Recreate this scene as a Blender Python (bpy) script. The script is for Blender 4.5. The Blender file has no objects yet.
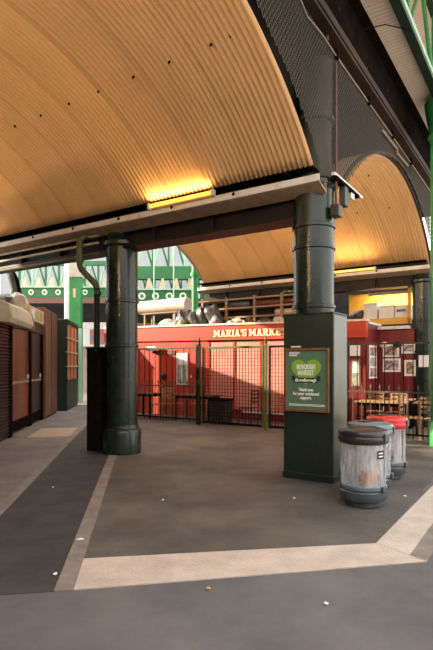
import bpy, bmesh, math, random
from mathutils import Vector, Matrix
random.seed(7)
C = bpy.context.scene.collection
PI = math.pi
# ---------------------------------------------------------------- frames
OX, OY = 1.43, 7.26                       # axis of the right iron column
D1 = (-0.836, 0.549)                      # along the beam, to the left and away
D2 = (0.549, 0.836)                       # through the arch, to the right and away
RB = math.atan2(-0.549, 0.836)            # local x = -D1, local y = D2
E1 = (0.9903, 0.1388); E2 = (-0.1388, 0.9903)
RA = math.atan2(0.1388, 0.9903)
def F(u, v, z=0.0): return Vector((OX + u*D1[0] + v*D2[0], OY + u*D1[1] + v*D2[1], z))
def A(a, s, z=0.0): return Vector((a*E1[0] + s*E2[0], a*E1[1] + s*E2[1], z))

# ---------------------------------------------------------------- materials
MATS = {}
def mat(name, c, c2=None, rough=0.6, metal=0.0, scale=6.0, bump=0.0, bscale=60.0, spec=0.5, detail=6.0,
        alpha=1.0, emit=None, estr=0.0, stretch=None, lo=0.35, hi=0.65, planks=None, coat=0.0, joint=.6):
    m = bpy.data.materials.new(name); m.use_nodes = True
    nt = m.node_tree; N = nt.nodes; L = nt.links
    b = N['Principled BSDF']
    b.inputs['Roughness'].default_value = rough; b.inputs['Metallic'].default_value = metal
    b.inputs['Specular IOR Level'].default_value = spec
    if coat: b.inputs['Coat Weight'].default_value = coat; b.inputs['Coat Roughness'].default_value = 0.15
    b.inputs['Base Color'].default_value = (*c, 1)
    tc = N.new('ShaderNodeTexCoord'); co = tc.outputs['Object']
    if stretch:
        mp = N.new('ShaderNodeMapping'); mp.inputs['Scale'].default_value = stretch
        L.new(co, mp.inputs['Vector']); co = mp.outputs['Vector']
    out = None
    if c2 is not None:
        n = N.new('ShaderNodeTexNoise'); n.inputs['Scale'].default_value = scale; n.inputs['Detail'].default_value = detail
        n.inputs['Roughness'].default_value = 0.65
        L.new(co, n.inputs['Vector'])
        r = N.new('ShaderNodeMapRange'); r.inputs['From Min'].default_value = lo; r.inputs['From Max'].default_value = hi
        L.new(n.outputs['Fac'], r.inputs['Value'])
        mx = N.new('ShaderNodeMix'); mx.data_type = 'RGBA'
        mx.inputs[6].default_value = (*c, 1); mx.inputs[7].default_value = (*c2, 1)
        L.new(r.outputs['Result'], mx.inputs[0]); out = mx.outputs[2]
    if planks:                            # dark joints between boards along one axis: (axis, width)
        ax, w = planks
        sx = N.new('ShaderNodeSeparateXYZ'); L.new(tc.outputs['Object'], sx.inputs[0])
        d = N.new('ShaderNodeMath'); d.operation = 'DIVIDE'; d.inputs[1].default_value = w
        L.new(sx.outputs[ax], d.inputs[0])
        fr = N.new('ShaderNodeMath'); fr.operation = 'FRACT'; L.new(d.outputs[0], fr.inputs[0])
        lt = N.new('ShaderNodeMath'); lt.operation = 'LESS_THAN'; lt.inputs[1].default_value = 0.09
        L.new(fr.outputs[0], lt.inputs[0])
        fl = N.new('ShaderNodeMath'); fl.operation = 'FLOOR'; L.new(d.outputs[0], fl.inputs[0])
        wn = N.new('ShaderNodeTexWhiteNoise'); wn.noise_dimensions = '1D'; L.new(fl.outputs[0], wn.inputs['W'])
        mr = N.new('ShaderNodeMapRange'); mr.inputs['To Min'].default_value = 0.8; mr.inputs['To Max'].default_value = 1.1
        L.new(wn.outputs['Value'], mr.inputs['Value'])
        sub = N.new('ShaderNodeMath'); sub.operation = 'MULTIPLY_ADD'; sub.inputs[1].default_value = -joint
        L.new(lt.outputs[0], sub.inputs[0]); L.new(mr.outputs['Result'], sub.inputs[2])
        mm = N.new('ShaderNodeVectorMath'); mm.operation = 'SCALE'
        if out is not None: L.new(out, mm.inputs[0])
        else: mm.inputs[0].default_value = c
        L.new(sub.outputs[0], mm.inputs['Scale']); out = mm.outputs[0]
    if out is not None: L.new(out, b.inputs['Base Color'])
    if bump:
        n2 = N.new('ShaderNodeTexNoise'); n2.inputs['Scale'].default_value = bscale; n2.inputs['Detail'].default_value = 4
        L.new(co, n2.inputs['Vector'])
        bp = N.new('ShaderNodeBump'); bp.inputs['Strength'].default_value = bump; bp.inputs['Distance'].default_value = 0.02
        L.new(n2.outputs['Fac'], bp.inputs['Height']); L.new(bp.outputs['Normal'], b.inputs['Normal'])
    if alpha < 1: b.inputs['Alpha'].default_value = alpha
    if emit: b.inputs['Emission Color'].default_value = (*emit, 1); b.inputs['Emission Strength'].default_value = estr
    MATS[name] = m
    return m

mat('vault', (.82,.52,.245), (.72,.435,.195), rough=.5, scale=1.2, stretch=(1,.35,.35), planks=(0,.76), joint=.12)
mat('iron', (.007,.015,.010), (.014,.024,.016), rough=.25, scale=5, bump=.08, bscale=25, spec=.45)
mat('iron_worn', (.011,.022,.013), (.035,.040,.024), rough=.4, scale=4, stretch=(1,1,.35), lo=.5, hi=.85, bump=.1, bscale=30)
mat('lit_worn_side', (.10,.098,.066), (.030,.038,.024), rough=.35, scale=2.5, stretch=(1,1,.4), lo=.3, hi=.75)  # worn paint made lighter to carry the light from the right
mat('iron_grey', (.105,.108,.085), (.030,.033,.025), spec=.2, rough=.5, scale=3, stretch=(1,1,.3))
mat('black', (.006,.0055,.005), (.015,.012,.010), spec=.0, rough=.9, scale=5)
mat('beam', (.009,.009,.0085), (.022,.014,.010), spec=.18, rough=.5, scale=4)
mat('rust', (.060,.032,.019), (.016,.010,.008), spec=.18, rough=.65, scale=3, stretch=(1,.25,1))
mat('rustpipe', (.14,.05,.022), (.07,.03,.018), rough=.6, scale=9)
mat('spandrel', (.012,.010,.009), (.026,.021,.017), spec=.06, rough=.9, scale=1.6)
mat('net', (.085,.074,.060), rough=.7)
mat('soffit', (.80,.69,.58), (.70,.58,.48), rough=.8, scale=1.5)
mat('gutter_white', (.66,.62,.56), (.45,.40,.34), rough=.5, scale=6, lo=.5, hi=.8)
mat('gutter_tan', (.34,.25,.16), (.22,.15,.09), rough=.6, scale=5)
mat('green', (.026,.26,.062), (.018,.18,.045), rough=.4, scale=3)
mat('green_black', (.010,.022,.016), (.016,.030,.02), spec=.15, rough=.5, scale=3)
mat('olive', (.10,.11,.022), (.05,.06,.018), rough=.45, scale=4)
mat('green_mid', (.017,.18,.048), (.012,.12,.034), rough=.45, scale=1.5)
mat('green_dark', (.008,.055,.022), (.011,.075,.03), rough=.45, scale=3)
mat('green_pale', (.42,.62,.50), (.30,.50,.38), rough=.5, scale=4)
mat('lime', (.42,.46,.05), (.30,.36,.05), rough=.45, scale=4)
mat('white', (.74,.73,.70), (.62,.60,.56), rough=.55, scale=5)
mat('cream', (.62,.55,.40), (.48,.40,.27), rough=.55, scale=6)
mat('asphalt', (.140,.134,.135), (.075,.073,.077), rough=.85, scale=1.0, bump=.2, bscale=90, lo=.33, hi=.67, detail=12)
mat('road', (.024,.024,.026), (.050,.048,.048), rough=.85, scale=3.0, bump=.3, bscale=80, detail=12)
mat('plaza', (.125,.108,.093), (.045,.040,.037), rough=.75, scale=.8, bump=.25, bscale=45, lo=.34, hi=.64, detail=12)
mat('stone', (.56,.47,.40), (.40,.33,.28), rough=.8, scale=3, bump=.5, bscale=40, lo=.35, hi=.7, detail=12)
mat('stone_dull', (.235,.205,.18), (.16,.14,.125), rough=.85, scale=6, bump=.3, bscale=60)
mat('stone_lit', (.40,.31,.23), (.31,.24,.18), rough=.8, scale=5)
mat('pavement', (.205,.18,.165), (.125,.11,.10), rough=.8, scale=1.5, bump=.3, bscale=60)
mat('red', (.50,.050,.016), (.36,.024,.012), rough=.4, scale=2.2, stretch=(1,1,.25), planks=(0,.16))
mat('red_plain', (.50,.042,.016), (.40,.030,.014), rough=.4, scale=1.5)
mat('red_sunlit', (.62,.25,.20), (.54,.17,.135), rough=.6, scale=1.2)  # shop red paled to pink, sunlight put into the shutter colour
mat('red_dark', (.20,.010,.013), (.15,.007,.009), rough=.45, scale=2, planks=(0,.14))
mat('letter', (.86,.74,.48), (.80,.66,.40), rough=.6, scale=9)
mat('brown', (.21,.066,.028), (.085,.025,.012), rough=.36, scale=2.2, stretch=(1,1,.3))
mat('brown_dark', (.036,.016,.010), (.022,.011,.008), spec=.18, rough=.4, scale=2, stretch=(1,1,.3))
mat('orange', (.48,.17,.075), (.36,.11,.05), rough=.5, scale=3)
mat('wood', (.34,.18,.075), (.22,.105,.042), rough=.5, scale=7, stretch=(1,1,.3))
mat('wood_pale', (.50,.33,.16), (.38,.23,.10), rough=.5, scale=7)
mat('wood_dark', (.035,.022,.016), (.06,.034,.02), rough=.5, scale=6)
mat('timber', (.30,.19,.095), (.17,.10,.05), rough=.7, scale=5, stretch=(.3,1,1))
mat('ochre', (.75,.42,.055), (.62,.32,.04), rough=.55, scale=3)
mat('poster_green', (.105,.20,.115), (.085,.165,.095), rough=.35, scale=2)
mat('heart', (.27,.47,.045), (.23,.42,.04), rough=.4, scale=8)
mat('ink', (.012,.014,.013), rough=.5)
mat('paper', (.84,.84,.82), (.74,.74,.72), rough=.6, scale=8)
mat('frame_wood', (.24,.10,.04), (.15,.06,.025), rough=.45, scale=10)
mat('bin_black', (.014,.016,.018), (.028,.03,.033), rough=.3, scale=8)
mat('bin_grey', (.045,.053,.062), (.075,.083,.094), rough=.35, scale=8)
mat('bin_blue', (.15,.21,.24), (.09,.13,.155), rough=.3, scale=8)
mat('bin_red', (.62,.022,.022), (.52,.016,.018), rough=.3, scale=5)
mat('card', (.46,.24,.115), (.38,.18,.08), rough=.7, scale=9)
mat('tarp', (.020,.021,.023), (.10,.095,.09), rough=.35, scale=7)
mat('tarp_pale', (.55,.48,.40), (.40,.34,.28), rough=.6, scale=4)
mat('glass_pane', (.14,.20,.15), (.40,.42,.34), rough=.15, scale=5)
mat('blue', (.03,.06,.34), rough=.4)
mat('far_wall', (.36,.31,.25), (.29,.25,.20), rough=.8, scale=2)
mat('picture_a', (.60,.36,.22), (.10,.10,.08), rough=.4, scale=11, lo=.45, hi=.55)
mat('picture_b', (.55,.48,.42), (.14,.11,.11), rough=.4, scale=13, lo=.45, hi=.55)
mat('picture_c', (.15,.20,.34), (.55,.16,.12), rough=.4, scale=3, lo=.45, hi=.55)
mat('dark_void', (.018,.017,.018), (.03,.028,.027), spec=.06, rough=.8, scale=2)
mat('brick', (.20,.115,.08), (.15,.085,.06), rough=.85, scale=6)
mat('roof_glass', (.36,.39,.41), (.29,.32,.34), rough=.4, scale=2)
mat('tube', (1,.75,.35), rough=.4, emit=(1.0,.42,.03), estr=1.5)

def plastic_bag():
    m = bpy.data.materials.new('clear_bag'); m.use_nodes = True
    nt = m.node_tree; N = nt.nodes; L = nt.links
    out = N['Material Output']; b = N['Principled BSDF']
    b.inputs['Base Color'].default_value = (.95,.95,.96,1); b.inputs['Roughness'].default_value = .25
    tl = N.new('ShaderNodeBsdfTranslucent'); tl.inputs['Color'].default_value = (.94,.95,.96,1)
    tr = N.new('ShaderNodeBsdfTransparent'); tr.inputs['Color'].default_value = (.95,.95,.96,1)
    tc = N.new('ShaderNodeTexCoord'); mp = N.new('ShaderNodeMapping'); mp.inputs['Scale'].default_value = (9,9,1.5)
    n = N.new('ShaderNodeTexNoise'); n.inputs['Scale'].default_value = 1.6; n.inputs['Detail'].default_value = 5
    L.new(tc.outputs['Object'], mp.inputs[0]); L.new(mp.outputs[0], n.inputs['Vector'])
    r = N.new('ShaderNodeMapRange'); r.inputs['From Min'].default_value=.35; r.inputs['From Max'].default_value=.7
    r.inputs['To Min'].default_value=.15; r.inputs['To Max'].default_value=.58
    L.new(n.outputs['Fac'], r.inputs['Value'])
    m1 = N.new('ShaderNodeMixShader'); m1.inputs[0].default_value=.55
    L.new(b.outputs[0], m1.inputs[1]); L.new(tl.outputs[0], m1.inputs[2])
    m2 = N.new('ShaderNodeMixShader'); L.new(r.outputs['Result'], m2.inputs[0])
    L.new(tr.outputs[0], m2.inputs[1]); L.new(m1.outputs[0], m2.inputs[2])
    L.new(m2.outputs[0], out.inputs['Surface'])
    MATS['clear_bag'] = m
plastic_bag()

# ---------------------------------------------------------------- mesh builder
class B:
    def __init__(s): s.bm = bmesh.new()
    def quad(s, pts):
        s.bm.faces.new([s.bm.verts.new(p) for p in pts]); return s
    def box(s, x0, x1, y0, y1, z0, z1):
        v = [s.bm.verts.new((x, y, z)) for x in (x0, x1) for y in (y0, y1) for z in (z0, z1)]
        for f in ((0,1,3,2),(4,6,7,5),(0,4,5,1),(2,3,7,6),(0,2,6,4),(1,5,7,3)):
            s.bm.faces.new([v[i] for i in f])
        return s
    def cyl(s, p0, p1, r0, r1=None, seg=14):
        r1 = r0 if r1 is None else r1
        p0, p1 = Vector(p0), Vector(p1); d = (p1-p0).normalized()
        a = d.orthogonal().normalized(); b = d.cross(a)
        R = [[s.bm.verts.new(p + (a*math.cos(t)+b*math.sin(t))*r) for t in [2*PI*i/seg for i in range(seg)]] for p, r in ((p0,r0),(p1,r1))]
        for i in range(seg):
            j=(i+1)%seg; s.bm.faces.new((R[0][i],R[0][j],R[1][j],R[1][i]))
        s.bm.faces.new(R[0][::-1]); s.bm.faces.new(R[1]); return s
    def lathe(s, cx, cy, prof, seg=28, wob=None):
        rings=[]
        for k,(r,z) in enumerate(prof):
            rings.append([s.bm.verts.new((cx+(r+(wob(2*PI*i/seg,z) if wob else 0))*math.cos(2*PI*i/seg), cy+(r+(wob(2*PI*i/seg,z) if wob else 0))*math.sin(2*PI*i/seg), z)) for i in range(seg)])
        for k in range(len(prof)-1):
            for i in range(seg):
                j=(i+1)%seg; s.bm.faces.new((rings[k][i],rings[k][j],rings[k+1][j],rings[k+1][i]))
        if prof[0][0] > 0: s.bm.faces.new(rings[0][::-1])
        if prof[-1][0] > 0: s.bm.faces.new(rings[-1])
        return s
    def tube(s, pts, r, seg=10):
        pts=[Vector(p) for p in pts]; rings=[]; up=None
        for i,p in enumerate(pts):
            if i==0: d=pts[1]-p
            elif i==len(pts)-1: d=p-pts[i-1]
            else: d=(pts[i+1]-p).normalized()+(p-pts[i-1]).normalized()
            d.normalize()
            a = d.orthogonal().normalized() if up is None else (up - d*up.dot(d)).normalized()
            up=a; b=d.cross(a); rr = r[i] if isinstance(r,(list,tuple)) else r
            rings.append([s.bm.verts.new(p+(a*math.cos(2*PI*k/seg)+b*math.sin(2*PI*k/seg))*rr) for k in range(seg)])
        for q in range(len(pts)-1):
            for i in range(seg):
                j=(i+1)%seg; s.bm.faces.new((rings[q][i],rings[q][j],rings[q+1][j],rings[q+1][i]))
        s.bm.faces.new(rings[0][::-1]); s.bm.faces.new(rings[-1]); return s
    def prism(s, poly, axis, a0, a1):
        def P(p,a):
            return {'x':(a,p[0],p[1]),'y':(p[0],a,p[1]),'z':(p[0],p[1],a)}[axis]
        v0=[s.bm.verts.new(P(p,a0)) for p in poly]; v1=[s.bm.verts.new(P(p,a1)) for p in poly]
        n=len(poly)
        for i in range(n):
            j=(i+1)%n; s.bm.faces.new((v0[i],v0[j],v1[j],v1[i]))
        s.bm.faces.new(v0[::-1]); s.bm.faces.new(v1); return s
    def blob(s, c, rad, seed=0, amp=.2, sub=3):
        rnd=random.Random(seed); r=bmesh.ops.create_icosphere(s.bm, subdivisions=sub, radius=1)
        ks=[(Vector((rnd.uniform(-3,3),rnd.uniform(-3,3),rnd.uniform(-3,3))), rnd.uniform(0,6)) for _ in range(5)]
        for v in r['verts']:
            n=v.co.copy(); f=1+amp*sum(math.sin(k.dot(n)*1.6+p) for k,p in ks)/2.5
            v.co=Vector((c[0]+n.x*rad[0]*f, c[1]+n.y*rad[1]*f, c[2]+n.z*rad[2]*f))
        return s
    def build(s, name, m, parent=None, smooth=False, bevel=0.0, kind=None, label=None):
        bmesh.ops.recalc_face_normals(s.bm, faces=s.bm.faces)
        me=bpy.data.meshes.new(name); s.bm.to_mesh(me); s.bm.free()
        me.materials.append(MATS[m] if isinstance(m,str) else m)
        if smooth:
            for p in me.polygons: p.use_smooth=True
        o=bpy.data.objects.new(name, me); C.objects.link(o)
        if parent is not None: o.parent=parent
        if smooth:
            e=o.modifiers.new('edge','EDGE_SPLIT'); e.split_angle=math.radians(38)
        if bevel:
            b=o.modifiers.new('bevel','BEVEL'); b.width=bevel; b.segments=2; b.limit_method='ANGLE'; b.angle_limit=math.radians(40)
        if kind: o['kind']=kind
        if label: o['label']=label
        return o

def tag(o, label, cat, group=None):
    o['label']=label; o['category']=cat
    if group: o['group']=group
    return o
def thing(name, label, cat, loc, rot=0.0, group=None):
    o=bpy.data.objects.new(name, None); C.objects.link(o); o.location=loc; o.rotation_euler=(0,0,rot)
    o.empty_display_size=.1
    return tag(o,label,cat,group)
def bt(name,label,cat,u,v,z=0.0,group=None,rot=0.0): return thing(name,label,cat,F(u,v,z),RB+rot,group)
def at(name,label,cat,a,s,z=0.0,group=None): return thing(name,label,cat,A(a,s,z),RA,group)
def place(o, loc, rot): o.location=loc; o.rotation_euler=(0,0,rot); return o
def struct(o): o['kind']='structure'; return o
def dup(root, loc, rot, label, group=None):
    r=root.copy(); C.objects.link(r); r.location=loc; r.rotation_euler=(0,0,rot); r['label']=label
    if group: r['group']=group
    for ch in list(root.children):
        c=ch.copy(); C.objects.link(c); c.parent=r
        for g in list(ch.children):
            d=g.copy(); C.objects.link(d); d.parent=c
    return r
def rep(o, parent, loc):
    c=o.copy(); C.objects.link(c); c.parent=parent; c.location=loc; return c
def text(name, body, size, m, parent, loc, rot=(PI/2,0,0), align='CENTER', ext=.002, off=0.0, sx=1.0, space=1.0):
    cu=bpy.data.curves.new(name,'FONT'); cu.body=body; cu.size=size; cu.extrude=ext; cu.offset=off
    cu.align_x=align; cu.align_y='BOTTOM_BASELINE'; cu.space_character=space; cu.resolution_u=3
    t=bpy.data.objects.new(name+'_tmp',cu); C.objects.link(t); bpy.context.view_layer.update()
    me=bpy.data.meshes.new_from_object(t.evaluated_get(bpy.context.evaluated_depsgraph_get()))
    bpy.data.objects.remove(t); bpy.data.curves.remove(cu)
    me.materials.clear(); me.materials.append(MATS[m])
    o=bpy.data.objects.new(name,me); C.objects.link(o); o.parent=parent; o.location=loc; o.rotation_euler=rot; o.scale=(sx,1,1)
    return o

# ================================================================ GROUND
g=B().box(-40,40,-12,70,-.2,0).build('floor','asphalt'); struct(g)
# darker tarmac lane between the left kerb and the edging
def aquad(a0,a1,s0,s1,z1,name,m,z0=-.05):
    o=B().box(a0,a1,s0,s1,z0,z1).build(name,m); o.rotation_euler=(0,0,RA); return struct(o)
aquad(-1.52,-.638,3.72,46,.003,'floor_lane','road')
# plaza inside the edging
inner=A(-.498,4.42); 
pz=B().prism([A(-.5,4.25)[:2], (1.42,4.56), F(-1.2,9)[:2] , F(9,9)[:2], A(-.5,16)[:2]],'z',-.05,.004).build('floor_plaza','plaza'); struct(pz)
aquad(-.638,-.50,3.72,9.25,.010,'trim_1','stone_dull')
o=B().prism([A(-.50,3.86)[:2],A(-.50,4.31)[:2],(1.426,4.559),(1.709,4.14)],'z',-.05,.008).build('trim_2','stone'); struct(o)
o=B().prism([A(-.62,3.72)[:2],A(-.50,3.86)[:2],(1.55,4.26),(1.709,4.14)],'z',-.05,.0085).build('trim_3','stone'); struct(o)
k=4.2
o=B().prism([(1.426,4.559),(1.426+D2[0]*k,4.559+D2[1]*k),(1.64+D2[0]*k,4.36+D2[1]*k),(1.62,4.275)],'z',-.05,.009).build('trim_4','stone'); struct(o)
o=B().prism([(1.62,4.27),(1.64+D2[0]*k,4.36+D2[1]*k),(1.80+D2[0]*k,4.25+D2[1]*k),(1.709,4.14)],'z',-.05,.0085).build('trim_5','stone_dull'); struct(o)
o=B().prism([(1.5,-8),(1.5,1),(15,30),(30,30),(30,-8)],'z',-.05,.004).build('floor_bounce','stone'); struct(o)  # pale paving out of view, added to bounce light up to the eave
# left pavement
aquad(-5.2,-1.63,2,30,.02,'floor_pavement','pavement')
aquad(-1.63,-1.52,2,30,.024,'trim_kerb','stone_dull')
aquad(-2.55,-1.66,11.6,13.2,.023,'trim_lit_patch','stone_lit')  # lit beige patch of the pavement, put in as colour

# ================================================================ VAULTS
Rv, zc, half = 4.83, .82, 3.45
def zarc(dv): return zc+math.sqrt(max(0,Rv*Rv-dv*dv))
def vault(name, vc, x0, x1, t0, t1, pitch=.074, amp=.017):
    bm=bmesh.new(); nu=int((x1-x0)/pitch*5); nt=44; rows=[]
    for j in range(nt+1):
        t=t0+(t1-t0)*j/nt; row=[]
        for i in range(nu+1):
            x=x0+(x1-x0)*i/nu; r=Rv+amp*math.cos(2*PI*x/pitch)
            row.append(bm.verts.new((x, vc+r*math.sin(t), zc+r*math.cos(t))))
        rows.append(row)
    for j in range(nt):
        for i in range(nu): bm.faces.new((rows[j][i],rows[j][i+1],rows[j+1][i+1],rows[j+1][i]))
    b=B(); b.bm.free(); b.bm=bm
    o=b.build(name,'vault',smooth=False)
    for p in o.data.polygons: p.use_smooth=True
    s=o.modifiers.new('thick','SOLIDIFY'); s.thickness=.012; s.offset=1
    return struct(place(o,F(0,0),RB))
th=math.asin(3.40/Rv)
cn=vault('ceiling',-3.9,-7.4,.15,-th,th)
cf=vault('ceiling_far',3.9,-6.85,.15,-th,th)
# fixings on the sheets
b0=B().cyl((0,0,.012),(0,0,-.02),.017,.010,8).build('bolt','black',cn)
def bolt_row(par, vc, ts, xs, first=None):
    for t in ts:
        for x in xs:
            o = rep(b0,par,(0,0,0)); r=Rv-.02
            o.location=(x+random.uniform(-.02,.02), vc+r*math.sin(t), zc+r*math.cos(t)); o.rotation_euler=(-t,0,0)
bolt_row(cn,-3.9,[.40,.02],[-.45-.6*i for i in range(11)])
bolt_row(cf,3.9,[.35,.02,-.3],[-.45-.75*i for i in range(6)])
b0.location=(-.2,-3.9+Rv*math.sin(.4),zc+Rv*math.cos(.4))
# ridge cable
o=B().tube([F(.6+i*.9,-3.72+.03*math.sin(i*2),5.6-.02*(i%2)) for i in range(8)],.012,6).build('cable','black')
tag(o,'thin black cable clipped along the crown of the corrugated vault','cable')

# spandrel wall above the arches (end plane), and deck
def low(v):
    if -7.3<=v<=-.5: return zarc(v+3.9)
    if .5<=v<=7.3: return zarc(v-3.9)
    return 4.2
vs=sorted(set([-7.6,-7.3,-.5,-.4999,.4999,.5,7.3,8.2]+[-7.3+.2*i for i in range(35)]+[.5+.2*i for i in range(35)]))
def spandrel(name, xa, xb):
    bm=bmesh.new(); cols=[]
    for v in vs:
        z0=low(v)+.035; cols.append([bm.verts.new(p) for p in ((xa,v,z0),(xa,v,6.06),(xb,v,6.06),(xb,v,z0))])
    for a,b in zip(cols,cols[1:]):
        for i in range(4):
            j=(i+1)%4; bm.faces.new((a[i],a[j],b[j],b[i]))
    bm.faces.new(cols[0]); bm.faces.new(cols[-1][::-1])
    b=B(); b.bm.free(); b.bm=bm
    return struct(place(b.build(name,'spandrel'),F(0,0),RB))
spandrel('wall_right',-.34,-.26)
o=B().box(-7.5,.3,-7.7,.2,6.07,6.9).build('ceiling_deck','dark_void'); struct(place(o,F(0,0),RB))
o=B().box(-6.95,.3,.2,9.5,6.07,6.9).build('ceiling_deck_far','dark_void'); struct(place(o,F(0,0),RB))
# arch rim trims
def rim(name, vc, t0, t1, x0, x1, m):
    bm=bmesh.new(); rows=[]
    for j in range(41):
        t=t0+(t1-t0)*j/40
        rows.append([bm.verts.new((x,vc+r*math.sin(t),zc+r*math.cos(t))) for x,r in ((x0,Rv-.012),(x1,Rv-.012),(x1,Rv+.045),(x0,Rv+.045))])
    for a,b in zip(rows,rows[1:]):
        for i in range(4):
            j=(i+1)%4; bm.faces.new((a[i],a[j],b[j],b[i]))
    bm.faces.new(rows[0]); bm.faces.new(rows[-1][::-1])
    b=B(); b.bm.free(); b.bm=bm
    return struct(place(b.build(name,m),F(0,0),RB))
rim('trim_arch',3.9,-th,th,.151,.185,'rust')
rim('trim_arch_left',3.9,-th,th,-6.95,-6.851,'gutter_tan')
# netting over the spandrel
def netting():
    bm=bmesh.new(); s=.066; w=.0042
    def inside(v,z): return low(v)-.05<z<6.03
    def strip(a,b):
        dv,dz=b[0]-a[0],b[1]-a[1]; L=math.hypot(dv,dz); nv,nz=-dz/L*w,dv/L*w
        vv=[]
        for (q,dx) in ((1,0),(-1,0),(0,.008)):
            vv.append((bm.verts.new((.25+dx,a[0]+nv*q,a[1]+nz*q)),bm.verts.new((.25+dx,b[0]+nv*q,b[1]+nz*q))))
        for i in range(3):
            j=(i+1)%3; bm.faces.new((vv[i][0],vv[j][0],vv[j][1],vv[i][1]))
    nv=int(11/s)
    for i in range(nv):
        for k in range(int(1.95/(s*.7))):
            v=-4.2+i*s+(k%2)*s/2; z=4.15+k*s*.7
            for q in (-1,1):
                a=(v,z); b=(v+q*s/2,z+s*.7)
                if inside(*a) and inside(*b): strip(a,b)
    b=B(); b.bm.free(); b.bm=bm
    o=place(b.build('bird_netting','net'),F(0,0),RB)
    tag(o,'dark diamond bird netting stretched over the wall between the two arches','netting'); return o
netting()

# ================================================================ EDGE GIRDER
t=bt('edge_girder','dark rusty riveted girder running along above the two arches','girder',0,-8,6.05)
B().box(.10,.37,0,22,0,.05).build('bottom_flange','rust',t)
B().box(.31,.35,0,22,.05,.78).build('web','black',t)
B().box(.352,.39,0,22,.05,.16).build('flange_angle','rust',t)
B().box(.20,.48,0,22,.78,.82).build('top_flange','black',t)
r0=B().blob((0,0,0),(.014,.022,.022),1,.05,1).build('rivet','rust',t,smooth=True); r0.location=(.362,4.2,.4)
for i in range(9): rep(r0,t,(.362,5.4+1.25*i,.42-.2*(i%2)))
# cable and tray along the foot of the girder
t=bt('cable_tray','thin pale conduit with clips along the foot of the rusty girder','conduit',-.07,0,5.95)
B().tube([(.21,-4,.03),(.21,-1.2,.03),(.21,-1.0,-.06),(.21,-.5,-.02),(.21,.2,-.04),(.21,4,-.03),(.21,7,-.05)],.009,6).build('conduit','gutter_tan',t)
for i in range(6): B().box(.195,.235,-3+1.5*i,-2.94+1.5*i,-.07,.06).build('clip','black',t)
o=B().tube([F(-.29,2.3,5.75),F(-.29,3.3,5.78),F(-.29,3.32,5.70),F(-.29,4.2,5.75)],.022,6).build('lamp_track','gutter_tan')
tag(o,'short pale tray fixed on the netted wall above the far arch crown','tray')
o=B().tube([F(-.25,-.27,5.98),F(-.25,-.27,7.6)],.03,8).build('drain_pipe','rustpipe')
tag(o,'rusty brown pipe rising past the girder above the near column','pipe')
o=B().tube([F(-.36,.6,6.55),F(-.7,.95,6.72),F(-1.0,1.35,6.74)],.008,5).build('cable','black')
tag(o,'thin black cable crossing the grey eave soffit to the green truss','cable')

# ================================================================ EAVE, TRUSS, HALL ROOF
def corr(name, x0,x1,y0,y1,z,pitch,amp,m):
    bm=bmesh.new(); n=int((y1-y0)/pitch*4); prev=None
    for i in range(n+1):
        y=y0+(y1-y0)*i/n; zz=z+amp*math.sin(2*PI*y/pitch)
        cur=[bm.verts.new((x0,y,zz)),bm.verts.new((x1,y,zz)),bm.verts.new((x1,y,zz+.03)),bm.verts.new((x0,y,zz+.03))]
        if prev:
            for a in range(4):
                c=(a+1)%4; bm.faces.new((prev[a],prev[c],cur[c],cur[a]))
        prev=cur
    b=B(); b.bm.free(); b.bm=bm
    return struct(place(b.build(name,m),F(0,0),RB))
corr('ceiling_eave',.40,.95,-8,15,6.89,.09,.006,'soffit')
t=bt('roof_truss','green and white lattice roof truss along the grey eave, top right','truss',0,-8,6.78)
B().box(.86,1.0,0,23,0,.08).build('bottom_chord','green_black',t)
B().box(1.0,1.03,0,23,.0,.09).build('lit_chord_edge','green_pale',t)  # sky-lit outer face of the chord painted as a pale strip
B().box(.88,1.0,0,23,1.40,1.52).build('top_chord','green_black',t)
B().box(1.0,1.03,0,23,1.40,1.50).build('lit_chord_edge','green_pale',t)  # same painted lit face on the top chord
p0=None
for i in range(10):
    y=.4+2.2*i
    B().box(.90,.98,y,y+.09,.08,1.40).build('post','green',t)
    B().cyl((1.0,y+.05,.1),(1.0,y+1.05,1.40),.033,seg=8).build('brace','green_pale' if i%2 else 'green',t)
    B().cyl((.93,y+2.15,.1),(.93,y+1.15,1.40),.038,seg=8).build('brace','green',t)
corr('ceiling_hall',.36,3.4,-3,15,8.5,.09,.008,'soffit')
o=B().box(.28,.34,-8,15,6.9,8.5).build('wall_clerestory','soffit'); struct(place(o,F(0,0),RB))
o=B().box(-12.3,-12,-12,4,6.0,9.5).build('wall_sun_block','soffit'); struct(place(o,F(0,0),RB))  # unseen wall added to cut the sun off the shop's upper right
# green column carrying the truss
t=bt('green_column','bright green round column under the roof truss at the right picture edge','column',-.965,3.98)
B().lathe(0,0,[(.21,0),(.21,.3),(.195,.36),(.19,.5),(.19,6.0)],20).build('shaft','green',t,smooth=True)
B().lathe(0,0,[(.19,6.0),(.25,6.1),(.21,6.2),(.27,6.5),(.30,6.7),(.30,6.775)],20).build('capital','green',t,smooth=True)

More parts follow.
